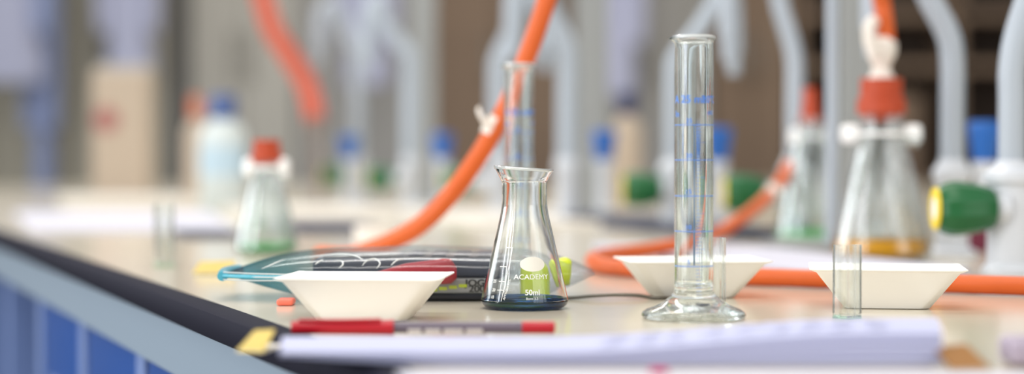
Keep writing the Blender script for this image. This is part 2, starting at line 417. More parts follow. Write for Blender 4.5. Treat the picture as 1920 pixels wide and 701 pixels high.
# ------------------------------------------------------------------ conical flask (in focus)
mm = .000309
FY = 1.10
def flask_profile():
    o = [(60, 0), (70, 1.2), (78, 6), (81.8, 12), (82, 17), (80.6, 23)]
    # (half width px, height px above base)
    o += [(66.8, 82), (55.5, 131), (46.5, 170), (43.2, 188), (42.4, 200), (42.2, 232), (44, 240), (48.5, 250), (52.8, 259.5)]
    return o
outer = [(r*mm, z*mm) for r, z in flask_profile()]
def flask_r(z):
    for (r0, z0), (r1, z1) in zip(outer, outer[1:]):
        if z0 <= z <= z1: return r0+(r1-r0)*(z-z0)/max(z1-z0, 1e-9)
    return outer[-1][0]
def dense(pts, n=5):
    P = smoothpath([(r, 0, z) for r, z in pts], n); return [(p.x, p.z) for p in P]
W = .00115
out_d = dense(outer)
inn = [(max(r-W*1.02, 0), z) for r, z in outer[1:]]
inn[0] = (outer[0][0]-.0006, .0016); inn[1] = (outer[2][0]-.0022, .0030); inn[2] = (outer[3][0]-.0013, .0050)
in_d = dense(inn)
rim = [(outer[-1][0]+.0002, outer[-1][1]+.0007), (outer[-1][0]-.0005, outer[-1][1]+.0012), (outer[-1][0]-.0010, outer[-1][1]+.0006)]
prof = [(0, .0002)]+out_d+rim+in_d[::-1]+[(0, .0014)]
fl = thing('conical_flask', 'small in-focus glass conical flask with white lettering and dark blue liquid', 'flask', (PX(983.5, FY), FY, TZ+.0001))
bm = lathe(prof, 96, closed=False)
rr, rz = outer[-1]
bm_r = lathe([(rr-.0004, rz+.0011), (rr+.0004, rz+.0009), (rr+.0005, rz+.0003), (rr+.0002, rz-.0004), (rr+.0004, rz-.0003), (rr+.0007, rz+.0004), (rr+.0005, rz+.0013), (rr-.0004, rz+.0014)], 96)
for v in list(bm.verts)+list(bm_r.verts):          # lip slightly uneven with a shallow spout, sagging to the right
    x, y, z = v.co; k = max(0, (z-.074)/.008)
    v.co.z += -k*.0013*(x/.016)
    v.co.x -= k*.0010 if x < -.012 and abs(y) < .006 else 0
link('glass_body', bm, 'glass_wavy', fl, smooth=True)
link('rim', bm_r, 'rim_glow_soft', fl, smooth=True)  # separate ring carrying the painted bright outline of the lip
lz = .0062
lp = [(0, .00135)]+[(r+.00012, z-.00005) for r, z in in_d if z < lz-.0004]
lp += [(flask_r(lz)-W+.00012, lz+.0003), (flask_r(lz)-W-.0008, lz-.0001), (0, lz-.0001)]
link('blue_liquid', lathe(lp, 96, closed=False), 'blue_liquid', fl, smooth=True)
def zt(py): return (581-py)*mm
def th(px, py): return math.asin(max(-.99, min(.99, (px-983.5)*mm/flask_r(zt(py)))))
# oval badge
bm = bmesh.new(); th0 = th(998, 495); z0 = zt(495); vs = [(0, 0, 0)]+[(23.5*mm*q/6*math.cos(2*PI*k/48), 13.6*mm*q/6*math.sin(2*PI*k/48), 0) for q in range(1, 7) for k in range(48)]
fs = [(0, k+1, (k+1) % 48+1) for k in range(48)]+[(1+q*48+k, 1+(q+1)*48+k, 1+(q+1)*48+(k+1) % 48, 1+q*48+(k+1) % 48) for q in range(5) for k in range(48)]
wrap(bm, vs, fs, flask_r, th0, z0, off=.0002); link('oval_badge', bm, 'badge', fl, recalc=False)
bm = bmesh.new()
def put(body, px, py, hpx, wpx=None, rot=0, bold=0.0):
    vs, fs = text_faces(body, 1.0, bold)
    w = max(v[0] for v in vs)-min(v[0] for v in vs); h = max(v[1] for v in vs)-min(v[1] for v in vs)
    cx = (max(v[0] for v in vs)+min(v[0] for v in vs))/2; cy = (max(v[1] for v in vs)+min(v[1] for v in vs))/2
    vs = [(a-cx, b-cy, 0) for a, b, _ in vs]
    wrap(bm, vs, fs, flask_r, th(px, py), zt(py), rot, (wpx or hpx*w/h)*mm/w, hpx*mm/h, off=.0003)
put('ACADEMY', 996, 518, 9, 66, bold=.012)
put('50ml', 997.5, 546, 10.5, 27, bold=.03)
put('Boro 3.3', 997, 557.5, 4.6, 22, bold=.02)
link('lettering', bm, 'white_print', fl, recalc=False)
bm = bmesh.new()
put('APPROX VOL', 951, 541, 4.6, 40, rot=math.radians(78), bold=.02)
put('25', 929, 527, 6, bold=.03); put('20', 927, 543, 6, bold=.03); put('10', 925, 556, 6, bold=.03)
S = lambda px, py: (th(px, py), zt(py))
strip(bm, flask_r, S(961, 465), S(940, 563), .0004)
for x0, x1, y_ in ((950, 962, 465), (938, 951, 500), (936, 948, 527), (933, 945, 543)): strip(bm, flask_r, S(x0, y_), S(x1, y_), .0004)
link('volume_scale', bm, 'white_print', fl, recalc=False)

# ------------------------------------------------------------------ measuring cylinders
CY = ground(598)
def make_cylinder(label):
    s = CY/F
    H = (598-70)*s
    t = thing('measuring_cylinder', label, 'measuring cylinder', (PX(1301, CY), CY, TZ+.0001), 0)
    R = 36.3*s; wl = .0011
    foot = [(0, .0010), (12*s, .0010), (84*s, 0), (95*s, .0006), (98*s, .0020), (96*s, .0036), (88*s, .0052), (70*s, .0072), (55*s, .0096), (44*s, .0122), (38*s, .0142), (R*1.0, .0160)]
    rc = lambda z: R
    body = [(R, .0165), (R, .018), (R, .05), (R, .1), (R, H-.006), (R, H-.004), (R*1.01, H-.0025), (R*1.08, H-.0014), (R*1.12, H-.0006), (R*1.11, H+.0002), (R*1.02, H), (R-wl, H-.0012), (R-wl, H-.003), (R-wl, H-.006), (R-wl, .1), (R-wl, .05), (R-wl, .0215), (R-wl, .0205), (R-wl-.0003, .0190), (R-wl-.0012, .0178), (R-wl-.003, .0171), (R-wl-.005, .0169), (0, .0168)]
    bm = lathe(foot+body, 72, closed=False)
    for v in bm.verts:
        x, y, z = v.co
        if z > H-.0035 and x < -.006:                 # pouring spout on the left
            k = (z-(H-.0035))/.0035*max(0, 1-abs(y)/.006); v.co.x -= .0024*k; v.co.z -= .0008*k
    link('glass_body', bm, 'glass_green', t, smooth=True)
    link('rim', lathe([(R*1.125, H-.0010), (R*1.13, H+.0003), (R*1.0, H+.0009), (R*.97, H+.0002)], 64, closed=False), 'rim_glow', t, smooth=True)  # ring carrying the painted bright rim light
    zz = lambda py: (598-py)*s
    bm = bmesh.new(); n = 0
    for k, py in enumerate((235, 300, 367, 433, 498)):
        strip(bm, rc, (-1.45, zz(py)), (1.45, zz(py)), .00045, n=24)
        for j in range(1, 10): strip(bm, rc, (.02, zz(py+6.55*j)), (.32 if j != 5 else .5, zz(py+6.55*j)), .00022, n=3)
    def lab(body, th0, py, h, w=None, bold=.03):
        vs, fs = text_faces(body, 1.0, bold)
        ww = max(v[0] for v in vs)-min(v[0] for v in vs); hh = max(v[1] for v in vs)-min(v[1] for v in vs)
        cx = (max(v[0] for v in vs)+min(v[0] for v in vs))/2; cy = (max(v[1] for v in vs)+min(v[1] for v in vs))/2
        wrap(bm, [(a-cx, b-cy, 0) for a, b, _ in vs], fs, rc, th0, zz(py), 0, (w or h*ww/hh)*s/ww, h*s/hh)
    lab('25 ml', -.18, 187, 15); lab('20°C', .85, 187, 15); lab('A', -1.15, 187, 15); lab('In', -1.1, 214, 12); lab('±0.5', .9, 212, 8)
    for v_, py in (('25', 235), ('20', 300), ('15', 367), ('10', 433), ('5', 498)): lab(v_, -.35, py-8, 9, bold=.02)
    link('blue_graduations', bm, 'blue_print', t, recalc=False)
    bm = bmesh.new()
    strip(bm, rc, (PI-.12, zz(235)), (PI-.12, zz(500)), .0011, n=4); link('blue_stripe', bm, 'blue_soft', t, recalc=False)
    return t
cyl = make_cylinder('tall glass measuring cylinder with blue markings, standing in front of a white weighing boat')
BY = 1.345
dup(cyl, (PX(973, BY), BY, TZ+.0001), .25, 'out-of-focus glass measuring cylinder standing behind the clear pencil pouch and small flask')
# dark specks under the foot of the tall one belong to that one only
bm = bmesh.new()
for x, y, r in ((.0035, -.012, .0022), (.0055, -.0105, .0013), (.0098, -.017, .0013), (.0015, -.0115, .0012)):
    bmesh.ops.create_icosphere(bm, subdivisions=2, radius=r, matrix=Matrix.Translation((x, y, .0065)) @ Matrix.Diagonal((1.3, 1, .5, 1)))
link('dark_speck', bm, 'navy', cyl, smooth=True)

# ------------------------------------------------------------------ weighing boats
def make_boat(label):
    t = thing('weighing_boat', label, 'weighing boat', (0, 0, TZ), 0, 'white plastic weighing boats')
    L = []
    for hx, r, z in ((.0225, .008, 0), (.0245, .008, .0004), (.0405, .007, .0212)): L.append(rsq(hx, hx, r, z))
    L.append(rsq(.0445, .0445, .004, .0216)); L.append(rsq(.0445, .0445, .004, .0222)); L.append(rsq(.0402, .0402, .007, .0220)); L.append(rsq(.0238, .0238, .008, .0014))
    for k in (3, 4):      # rim tips lift at the corners
        L[k] = [(x, y, z+.0016*(max(0, abs(x)+abs(y)-.075)/.012)) for x, y, z in L[k]]
    link('tray_body', loft([[(x, y*.74, z) for x, y, z in q] for q in L], caps=True), 'boat', t, smooth=True)
    return t
b1y = ground(603)+.0185
boat = make_boat('white weighing boat just behind the red capped pen, in front of the pouch')
boat.location = (PX(686, b1y), b1y, TZ+.0001); boat.rotation_euler[2] = -.10
boat['label'] = 'white weighing boat just behind the red capped pen, in front of the pouch'
y2 = ground(560)+.018
dup(boat, (PX(1297, y2), y2, TZ+.0001), .12, 'white weighing boat partly hidden behind the tall measuring cylinder')
y3 = ground(580)+.018
dup(boat, (PX(1662, y3), y3, TZ+.0001), -.15, 'white weighing boat standing behind the small square cuvette by the orange hose')

# ------------------------------------------------------------------ cuvettes
def make_cuvette(label):
    t = thing('cuvette', label, 'cuvette', (0, 0, TZ), 0, 'clear cuvettes')
    a = .00565; i_ = .0047; H = .040
    bm = loft([rsq(a, a, .0006, .0, 2), rsq(a, a, .0006, H, 2), rsq(i_, i_, .0004, H, 2), rsq(i_, i_, .0004, .0022, 2)], caps=True)
    link('cuvette_wall', bm, 'cuvette', t)
    bm = loft([rsq(a+.0001, a+.0001, .0006, .0002, 2), rsq(a+.0001, a+.0001, .0006, .0009, 2)], caps=False)
    link('base_edge', bm, 'green_edge', t)
    return t
M['green_edge'] = glass('green_edge', (190, 240, 206))
cy = ground(597)
cv = make_cuvette('clear square cuvette standing alone in front of a weighing boat, beside the exercise book')
cv.location = (PX(1589, cy), cy, TZ+.0001); cv.rotation_euler[2] = math.radians(38)
cy2 = ground(572)
dup(cv, (PX(1340, cy2), cy2, TZ+.0001), math.radians(8), 'clear square cuvette half hidden behind the tall measuring cylinder')
cy3 = ground(499)
dup(cv, (PX(307, cy3), cy3, TZ+.0001), math.radians(20), 'blurred cuvette standing alone near the black bench edge', scale=1.25)

# ------------------------------------------------------------------ clear pencil pouch with its contents
PY0, PYc = ground(570), ground(570)+.055
px0, px1 = PX(437, PYc), PX(1112, PYc); pc = (px0+px1)/2; hw = (px1-px0)/2
pouch = thing('pencil_pouch', 'clear plastic pencil pouch with teal end lying behind the small flask', 'pencil pouch', (pc, PYc, TZ+.0002))
def sec(u):        # u -1..1 -> half depth, top z, bottom z
    a = abs(u); k = (1-a**3.2)
    if u < 0: top = .0165+.0150*(1-a**3.0)**.9; bot = .0150-.0150*min(1, 1.35*(1-a**2.2))
    else: top = .0165+.0150*(1-a**4.2); bot = .0150-.0150*min(1, 1.5*(1-a**3.0))
    return .050*(.62+.38*k), top, max(bot, 0)
bm = bmesh.new(); NU, NV = 120, 56; loops = []
for i in range(NU+1):
    u = -1+2*i/NU; hd, tp, bt = sec(u); L = []
    mid = .0155*(1-.0)
    for k in range(NV):
        a = 2*PI*k/NV; c, s = math.cos(a), math.sin(a)
        cx = math.copysign(abs(c)**.8, c); sz = math.copysign(abs(s)**.75, s)
        z = mid+(tp-mid)*sz if s > 0 else mid+(mid-bt)*sz
        wr = .0004*math.sin(u*9+1.2*math.sin(a))*(1-abs(u)**4)
        L.append((u*hw, cx*hd, max(z+(wr if s > -.2 else 0), 0)))
    loops.append(L)
bm = loft(loops, caps=True); link('clear_film', bm, 'film', pouch, smooth=True)
def on_film(px, a):
    u = (PX(px, PYc)-pc)/hw; hd, tp, bt = sec(u); c, q = math.cos(a), math.sin(a)
    wr = .0004*math.sin(u*9+1.2*math.sin(a))*(1-abs(u)**4)
    return (u*hw, math.copysign(abs(c)**.8, c)*hd, .0155+(tp-.0155)*abs(q)**.75+wr)
for crease_glint in ([(505, 2.75), (520, 2.6), (535, 2.42), (545, 2.3)], [(585, 2.32), (610, 2.25), (640, 2.2), (665, 2.25), (682, 2.4), (692, 2.6)], [(604, 2.75), (612, 2.6), (618, 2.5)],
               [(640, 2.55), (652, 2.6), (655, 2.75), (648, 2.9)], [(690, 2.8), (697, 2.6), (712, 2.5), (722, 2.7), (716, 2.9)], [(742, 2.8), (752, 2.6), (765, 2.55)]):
    link('crease_glint', tube([on_film(p, a) for p, a in crease_glint], lambda u: .00012+.0004*math.sin(PI*u), seg=8, n=5), 'crease_glint', pouch, smooth=True)  # pale raised lines stand in for bright reflections along the film folds
# welded teal end and side seam
bm = bmesh.new()
for k in range(5):
    yy = -.034+.0*k
bm = tube([(-hw-.0015, -.034, .0150), (-hw-.004, -.012, .0158), (-hw-.004, .012, .0158), (-hw-.0015, .034, .0150)], .0034, seg=12, flat=.9)
link('end_seam', bm, 'teal', pouch, smooth=True)
bm = tube([(-hw-.001, -.034, .0152), (-hw+.02, -.0445, .0152), (-hw+.05, -.0505, .0153), (-hw+.075, -.0515, .0153)], .0013, seg=10)
zp = link('zip_track', bm, 'teal', pouch, smooth=True)
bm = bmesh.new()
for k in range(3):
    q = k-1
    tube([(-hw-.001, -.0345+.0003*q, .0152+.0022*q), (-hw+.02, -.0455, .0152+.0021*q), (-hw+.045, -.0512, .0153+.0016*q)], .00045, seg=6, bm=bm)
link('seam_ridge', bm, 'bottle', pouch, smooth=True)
bz = TZ+.0012
def inside(px, Y): return PX(px, Y)
# grey tin box with scribbled writing, black calculator on it
x0, x1 = PX(700, PYc-.03), PX(935, PYc-.03)
tin = thing('pencil_tin', 'flat grey tin with black scribbled writing inside the clear pouch', 'tin', ((x0+x1)/2, PYc-.012, bz)); w = (x1-x0)/2
link('tin_base', B(-w, w, -.026, .030, 0, .0035, bev=.001), 'black', tin)
link('tin_body', B(-w+.001, w-.001, -.0255, .029, .0036, .0128, bev=.0015), 'grey_tin', tin)
bm = bmesh.new()
for line, zc, xo, hh in (('JOG', .0100, .0515, .0040), ('200', .0064, .0525, .0040)):
    vs, fs = text_faces(line, .0058, .0002)
    nv = [bm.verts.new((xo+x*1.15, -.02565, zc+y)) for x, y, _ in vs]
    for f in fs: bm.faces.new([nv[i] for i in f])
for v in bm.verts: v.co.x -= .0275
link('scribbled_writing', bm, 'black', tin, recalc=False)
bm = bmesh.new()
for k in range(4): box(bm, -.004+k*.006, .001+k*.006, -.0258, -.0255, .0050+k*.0008, .0070+k*.0008)
link('lime_mark', bm, 'lime', tin)
x0, x1 = PX(596, PYc), PX(945, PYc)
calc = thing('calculator', 'black calculator lying on the grey tin inside the clear pouch', 'calculator', ((x0+x1)/2, PYc+.002, bz+.0129)); w = (x1-x0)/2
link('calculator_body', B(-w, w, -.036, .036, 0, .0118, bev=.003), 'charcoal', calc)
link('calculator_face', B(-w+.006, w-.006, -.031, .031, .0119, .0126, bev=.0003), 'black', calc)
link('display', B(-w+.01, -w+.05, -.024, .024, .0127, .0131, bev=.0001), 'grey_tin', calc)
for r in range(4):
    for c in range(5): link('key', B(-w+.058+r*.014, -w+.067+r*.014, -.028+c*.0115, -.020+c*.0115, .0127, .0137, bev=.0004), 'charcoal', calc)
# red marker slanting in front of them
yR = PYc-.043
def at(px, py, Y): return Vector((PX(px, Y), Y, PZ(py, Y)))
bm = loft([[ (p+Vector(o)) for o in ring] for p, ring in ((at(690, 517, yR), [(0, .002*math.cos(a), .0008*math.sin(a)) for a in [2*PI*k/20 for k in range(20)]]),
    (at(760, 508, yR), [(0, .003*math.cos(a), .0046*math.sin(a)) for a in [2*PI*k/20 for k in range(20)]]),
    (at(830, 509, yR), [(0, .003*math.cos(a), .0078*math.sin(a)) for a in [2*PI*k/20 for k in range(20)]]),
    (at(846, 509, yR), [(0, .003*math.cos(a), .0074*math.sin(a)) for a in [2*PI*k/20 for k in range(20)]]),
    (at(856, 512, yR), [(0, .002*math.cos(a), .0034*math.sin(a)) for a in [2*PI*k/20 for k in range(20)]]))], caps=True)
o = link('red_marker', bm, 'red', smooth=True); tag(o, 'red wedge shaped marker end inside the pouch, behind the weighing boat', 'marker')
# yellow highlighter and small lime cap at the right end
yH = PYc-.02; ts = TZ+.0010
hl = thing('highlighter', 'lime yellow highlighter standing on edge inside the pouch, seen through the flask', 'highlighter', (PX(1006, yH), yH, ts))
wq = 31*yH/F
link('highlighter_barrel', loft([rsq(wq, .009, .004, 0), rsq(wq, .009, .004, .0165), rsq(wq*.9, .007, .004, .0205), rsq(wq*.6, .005, .002, .0225)], caps=True), 'lime', hl, smooth=True)
o = link('lime_cap', tube([at(1046, 512, yH), at(1052, 510, yH), at(1066, 508, yH), at(1071, 508, yH)], lambda u: .0012+.0076*math.sin(PI*min(1, max(0, .04+.93*u)))**.5, seg=18), 'lime', smooth=True)
tag(o, 'round lime green cap at the tapering right end inside the clear pouch', 'pen cap')
# coral tag under the pouch
yC = ground(573)
o = link('coral_eraser', B(PX(519, yC), PX(550, yC), yC-.004, yC+.012, TZ+.0001, TZ+.004, bev=.0015), 'coral'); tag(o, 'small coral eraser on the bench peeking from under the pouch', 'eraser')

# ------------------------------------------------------------------ spatula
pts = []
for px, py in ((1040, 562), (1070, 560), (1110, 555), (1150, 553), (1195, 554), (1222, 559), (1240, 563), (1262, 560)):
    Y = 1.165; pts.append((PX(px, Y), Y+.0, max(PZ(py, Y), TZ+.0012)))
sp = thing('metal_spatula', 'thin dark metal spatula lying between the small flask and tall cylinder', 'spatula', (0, 0, 0))
link('spatula_handle', tube(pts, .0011, seg=10), 'steel_dark', sp, smooth=True)
link('spatula_blade', tube([pts[-2], Vector(pts[-1])+Vector((.004, 0, 0)), Vector(pts[-1])+Vector((.012, .002, -.0008))], .0028, seg=12, flat=.3), 'steel_dark', sp, smooth=True)

# ------------------------------------------------------------------ pen on the bench
pY = .93
pen = thing('ballpoint_pen', 'red capped pen with smoky barrel lying between the exercise book and the weighing boat', 'pen', (0, 0, 0))
pz = TZ+.0043
def pp(px, dz=0, dy=0): return (PX(px, pY), pY+dy, pz+dz)
link('cap', tube([pp(548), pp(551), pp(600), pp(700), pp(734), pp(738)], lambda u: .0030+.0011*u if u > .02 and u < .99 else .0025, seg=24, smooth=True), 'red', pen, smooth=True)
link('pen_clip', tube([pp(560, .0036, -.002), pp(640, .0036, -.003), pp(715, .0040, -.003)], .0009, seg=8), 'red', pen, smooth=True)
link('barrel', tube([pp(737), pp(800), pp(900), pp(981)], .0029, seg=24, smooth=False), 'barrel', pen, smooth=True)
link('end_plug', tube([pp(979), pp(1028), pp(1038), pp(1041)], lambda u: .0031 if u < .9 else .0023, seg=24, smooth=False), 'red', pen, smooth=True)
bm = bmesh.new()
r_ = .00295
for a, b in ((765, 790), (797, 826), (832, 868), (874, 905)):
    for k in range(5):
        a0 = math.radians(-8-14*k); a1 = math.radians(-8-14*(k+1))
        v = [bm.verts.new((PX(q, pY), pY-r_*math.cos(w_), pz+r_*math.sin(w_))) for q, w_ in ((a, a0), (b, a0), (b, a1), (a, a1))]; bm.faces.new(v)
link('printed_band', bm, 'pale', pen)

# ------------------------------------------------------------------ papers at the front
def sheets(corners, h_l, h_r, n, m, name, label, z0=TZ, jitter=.0012, top=None):
    """wad of sheets whose thickness grows from left (h_l) to right (h_r); corners FL FR BR BL (x, y)"""
    bm = bmesh.new()
    for k in range(n):
        j = [(random.uniform(-jitter, jitter), random.uniform(-jitter, jitter)) for _ in range(4)]
        b = []; t_ = []
        for i, (x, y) in enumerate(corners):
            h = h_l if i in (0, 3) else h_r; off = (h_r-h) if i in (0, 3) else 0
            za = z0+off+h*k/n; zb = z0+off+h*(k+.93)/n
            b.append(bm.verts.new((x+j[i][0], y+j[i][1], za))); t_.append(bm.verts.new((x+j[i][0], y+j[i][1], zb)))
        bm.faces.new(b[::-1]); bm.faces.new(t_)
        for i in range(4): q = (i+1) % 4; bm.faces.new((b[i], b[q], t_[q], t_[i]))
    return tag(link(name, bm, m), label, 'paper')
bm = bmesh.new()
def book_h(px):                    # top and underside heights along the open pages
    t = min(1, max(0, (px-1020)/620)); t = t*t*(3-2*t); q = min(1, max(0, (px-540)/330))
    return .0062+.0084*t, .0042*(1-q)**1.3+.0004
NL = 11; NX = 46
def page_block(bm, f0, f1, dy):
    rings = []
    for i in range(NX+1):
        px = 527+(1762-527)*i/NX; tp, bt = book_h(px); z0 = TZ+bt+(tp-bt)*f0; z1 = TZ+bt+(tp-bt)*f1
        yf = .795+dy; yb = .862+dy*.5; e = .0008
        rings.append([(PX(px, .80), yf, z0), (PX(px, .80), yf, z1), (PX(px, .858), yb, z1+.0002), (PX(px, .858), yb, z0)])
    loft(rings, caps=True, bm=bm)
for k in range(NL): page_block(bm, k/NL, (k+.9)/NL, random.uniform(-.0012, .0012))
book = thing('exercise_book', 'thick open white exercise book at the front edge, overhanging the black bench edge', 'book', (0, 0, 0))
link('pages', bm, 'paper_edge', book)
bm = bmesh.new()
for r in range(4):
    for k in range(9):
        px = 1130+k*62+random.uniform(-10, 10); wl = random.uniform(26, 50); Y = .808+r*.0135; tp = TZ+max(book_h(px)[0], book_h(px+wl)[0])+.0006
        v = [bm.verts.new(p) for p in ((PX(px, Y), Y, tp), (PX(px+wl, Y), Y, tp), (PX(px+wl, Y), Y+.004, tp), (PX(px, Y), Y+.004, tp))]; bm.faces.new(v)
link('faint_writing', bm, 'faint_ink', book)
x0, x1 = PX(740, .77), PX(2000, .7)
bm = loft([[(x0, .774, z), (x1+.02, .77, z), (x1+.02, .60, z), (x0+.03, .60, z)] for z in (TZ+.0001, TZ+.0006)], caps=True)
sh = tag(link('paper_sheet', bm, 'paper'), 'loose white sheet lying flat in front of the open exercise book', 'paper')
o = link('magenta_clip', B(PX(1218, .768), PX(1252, .768), .762, .768, TZ+.0008, TZ+.003, bev=.0008), 'magenta'); tag(o, 'small magenta paper clip lying on the front loose sheet', 'paper clip')
# mustard and white folded cards at each end of the stack
def card(px, py, Y, w, label, m='mustard', rz=0, tilt=.5):
    t = thing('folded_card', label, 'card', (PX(px, Y), Y, max(PZ(py, Y), TZ+.0003)), rz)
    h = .009
    link('yellow_face', loft([[(-w, -.012, .0004), (w, -.012, .0004), (w*.9, .006, h), (-w*.7, .008, h*.9)], [(-w, -.0115, 0), (w, -.0115, 0), (w*.9, .0068, h-.0003), (-w*.7, .0088, h*.9-.0003)]], caps=True), m, t)
    link('white_face', loft([[(-w, -.012, .0004), (w, -.012, .0004), (w*.85, .022, .0006), (-w*.9, .022, .0006)], [(-w, -.012, 0), (w, -.012, 0), (w*.85, .022, 0), (-w*.9, .022, 0)]], caps=True), 'paper_warm', t)
    return t
card(484, 674, .862, .0065, 'mustard yellow folded card at the black bench edge beside the exercise book', rz=-.2)
card(402, 512, ground(514), .016, 'mustard yellow folded card by the tip of the clear pouch', rz=.1)
card(1795, 690, ground(690), .009, 'brown and white folded card at the right end of the exercise book', m='brown', rz=.3)
o = link('mauve_eraser', B(PX(1888, .80), PX(1960, .80), .79, .815, TZ+.0007, TZ+.012, bev=.003), 'mauve'); tag(o, 'mauve eraser in the bottom corner beyond the brown card', 'eraser')

# ------------------------------------------------------------------ papers further back
L1 = Vector((PX(1345, 1.83), 1.83)); R1 = Vector((PX(1815, 1.42), 1.42)); dv = (R1-L1).normalized(); pv = Vector((dv.y, -dv.x))
if pv.x > 0: pv = -pv
q = [L1, R1, R1+pv*.13, L1+pv*.13]
sheets([(q[3].x, q[3].y), (q[2].x, q[2].y), (q[1].x, q[1].y), (q[0].x, q[0].y)], .005, .005, 4, 'paper', 'paper_stack', 'white stack of papers lying behind the weighing boats, in front of the stoppered flasks')
def far_paper(px0, px1, ya, yb, h, m, name, label, cat='paper'):
    Ya, Yb = ground(ya), ground(yb)
    bm = loft([[(PX(px0, Ya), Ya, z), (PX(px1, Ya), Ya, z), (PX(px1-20, Ya)+(-.37)*(Yb-Ya)*.5, Yb, z), (PX(px0, Ya)+(-.37)*(Yb-Ya)*.8, Yb, z)] for z in (TZ+.0002, TZ+h)], caps=True)
    return tag(link(name, bm, m), label, cat)
far_paper(60, 440, 434, 402, .004, 'paper', 'paper_stack', 'wide white stack of papers far along the bench, beside the black edge')
far_paper(130, 400, 388, 378, .012, 'paper_warm', 'paper_stack', 'pile of cream papers at the far end of the bench below the cupboards')
far_paper(560, 730, 438, 424, .008, 'navy', 'notebook', 'dark notebook lying flat behind the flask with green liquid', 'notebook')
far_paper(345, 448, 447, 439, .006, 'navy', 'notebook', 'thin dark notebook lying beside the blurred lone cuvette', 'notebook')
far_paper(480, 740, 410, 395, .010, 'paper_warm', 'paper_stack', 'cream papers far along the bench behind the dark notebook')
far_paper(900, 1240, 425, 395, .006, 'paper_warm', 'paper_stack', 'cream papers behind the short cylinder, below the green tap knobs')
far_paper(1345, 1460, 449, 415, .012, 'navy', 'notebook', 'dark blue grey notebook lying below the slanting orange hose', 'notebook')

# cream tape roll near the hose end
yT = ground(456)
tr = thing('tape_roll', 'cream roll of tape on the bench behind the pouch, by the orange hose', 'tape roll', (PX(703, yT), yT, TZ+.0001))
link('tape_ring', lathe([(.011, 0), (.021, 0), (.021, .017), (.011, .017)], 40), 'tape', tr, smooth=True)
link('cardboard_core', lathe([(.0095, .0005), (.0109, .0005), (.0109, .0165), (.0095, .0165)], 40), 'brown', tr, smooth=True)

# ------------------------------------------------------------------ hoses
HR = .0064
fY = 1.60      # stoppered flask depth
hose_top = [at(1662, 92, fY), at(1658, 40, fY), at(1650, -10, fY), at(1630, -120, 1.55), at(1520, -330, 1.50), at(1330, -400, 1.42), at(1130, -260, 1.36), at(1045, -60, 1.44), at(1022, 10, 1.44), at(996, 85, 1.44), at(965, 165, 1.44), at(937, 225, 1.44), at(896, 295, 1.44), at(845, 365, 1.44), at(790, 420, 1.45), at(735, 452, 1.47)]
hose_top += [Vector((PX(690, 1.49), 1.49, TZ+.014)), Vector((PX(650, 1.51), 1.51, TZ+HR*1.15+.0006)), Vector((PX(600, 1.54), 1.54, TZ+HR*1.15+.0003))]
hs = thing('orange_hose', 'orange rubber hose from the amber flask stopper, arching down behind the short cylinder', 'hose', (0, 0, 0))
link('hose_tube', tube(hose_top, HR*1.15, seg=20, n=10), 'hose', hs, smooth=True)
yt = 1.44
bm = tube([at(931, 222, yt)+Vector((.001, 0, 0)), at(924, 237, yt), at(917, 253, yt)], .0072, seg=16); link('tape_wrap', bm, 'tape', hs, smooth=True)
bm = tube([at(922, 243, yt-.004), at(908, 228, yt-.006), at(900, 214, yt-.006), at(897, 205, yt-.004)], .004, seg=10, flat=.4); link('tape_tail', bm, 'tape', hs, smooth=True)
def onb(px, py, h=HR): Y = ground(py, h); return Vector((PX(px, Y), Y, TZ+h+.0001))
h2 = [at(1482, 308, 1.93), at(1470, 330, 1.92), at(1458, 348, 1.90), at(1430, 378, 1.85), at(1390, 410, 1.80), at(1345, 438, 1.76), onb(1290, 455, HR+.0056), onb(1215, 469, HR+.0012), onb(1145, 477), onb(1112, 487), onb(1135, 499), onb(1230, 508), onb(1340, 516), onb(1500, 522), onb(1700, 529), onb(1900, 536), onb(2060, 541)]
hs2 = thing('orange_hose', 'orange rubber hose looping on the bench behind the weighing boats', 'hose', (0, 0, 0))
link('hose_tube', tube(h2, HR*.95, seg=20, n=10), 'hose', hs2, smooth=True)
link('tape_wrap', tube([at(1452, 357, 1.885), at(1441, 368, 1.87)], .0072, seg=16, smooth=False), 'tape', hs2, smooth=True)
hy = 3.4
h3 = [at(470, -90, hy), at(492, -10, hy), at(512, 55, hy), at(545, 108, hy), at(578, 165, hy), at(592, 225, hy-.02)]
hs3 = thing('orange_hose', 'faint red orange hose hanging from above, far behind the pouch', 'hose', (0, 0, 0))
link('hose_tube', tube(h3, .0180, seg=18), 'hose_far', hs3, smooth=True)
link('dark_nozzle', tube([at(592, 222, hy-.02), at(592, 245, hy-.02), at(594, 300, hy-.02), at(600, 390, hy-.02), Vector((PX(604, hy-.02), hy-.02, TZ+.0005))], lambda u: .017 if u < .25 else .006, seg=16), 'glass_rod', hs3, smooth=True)

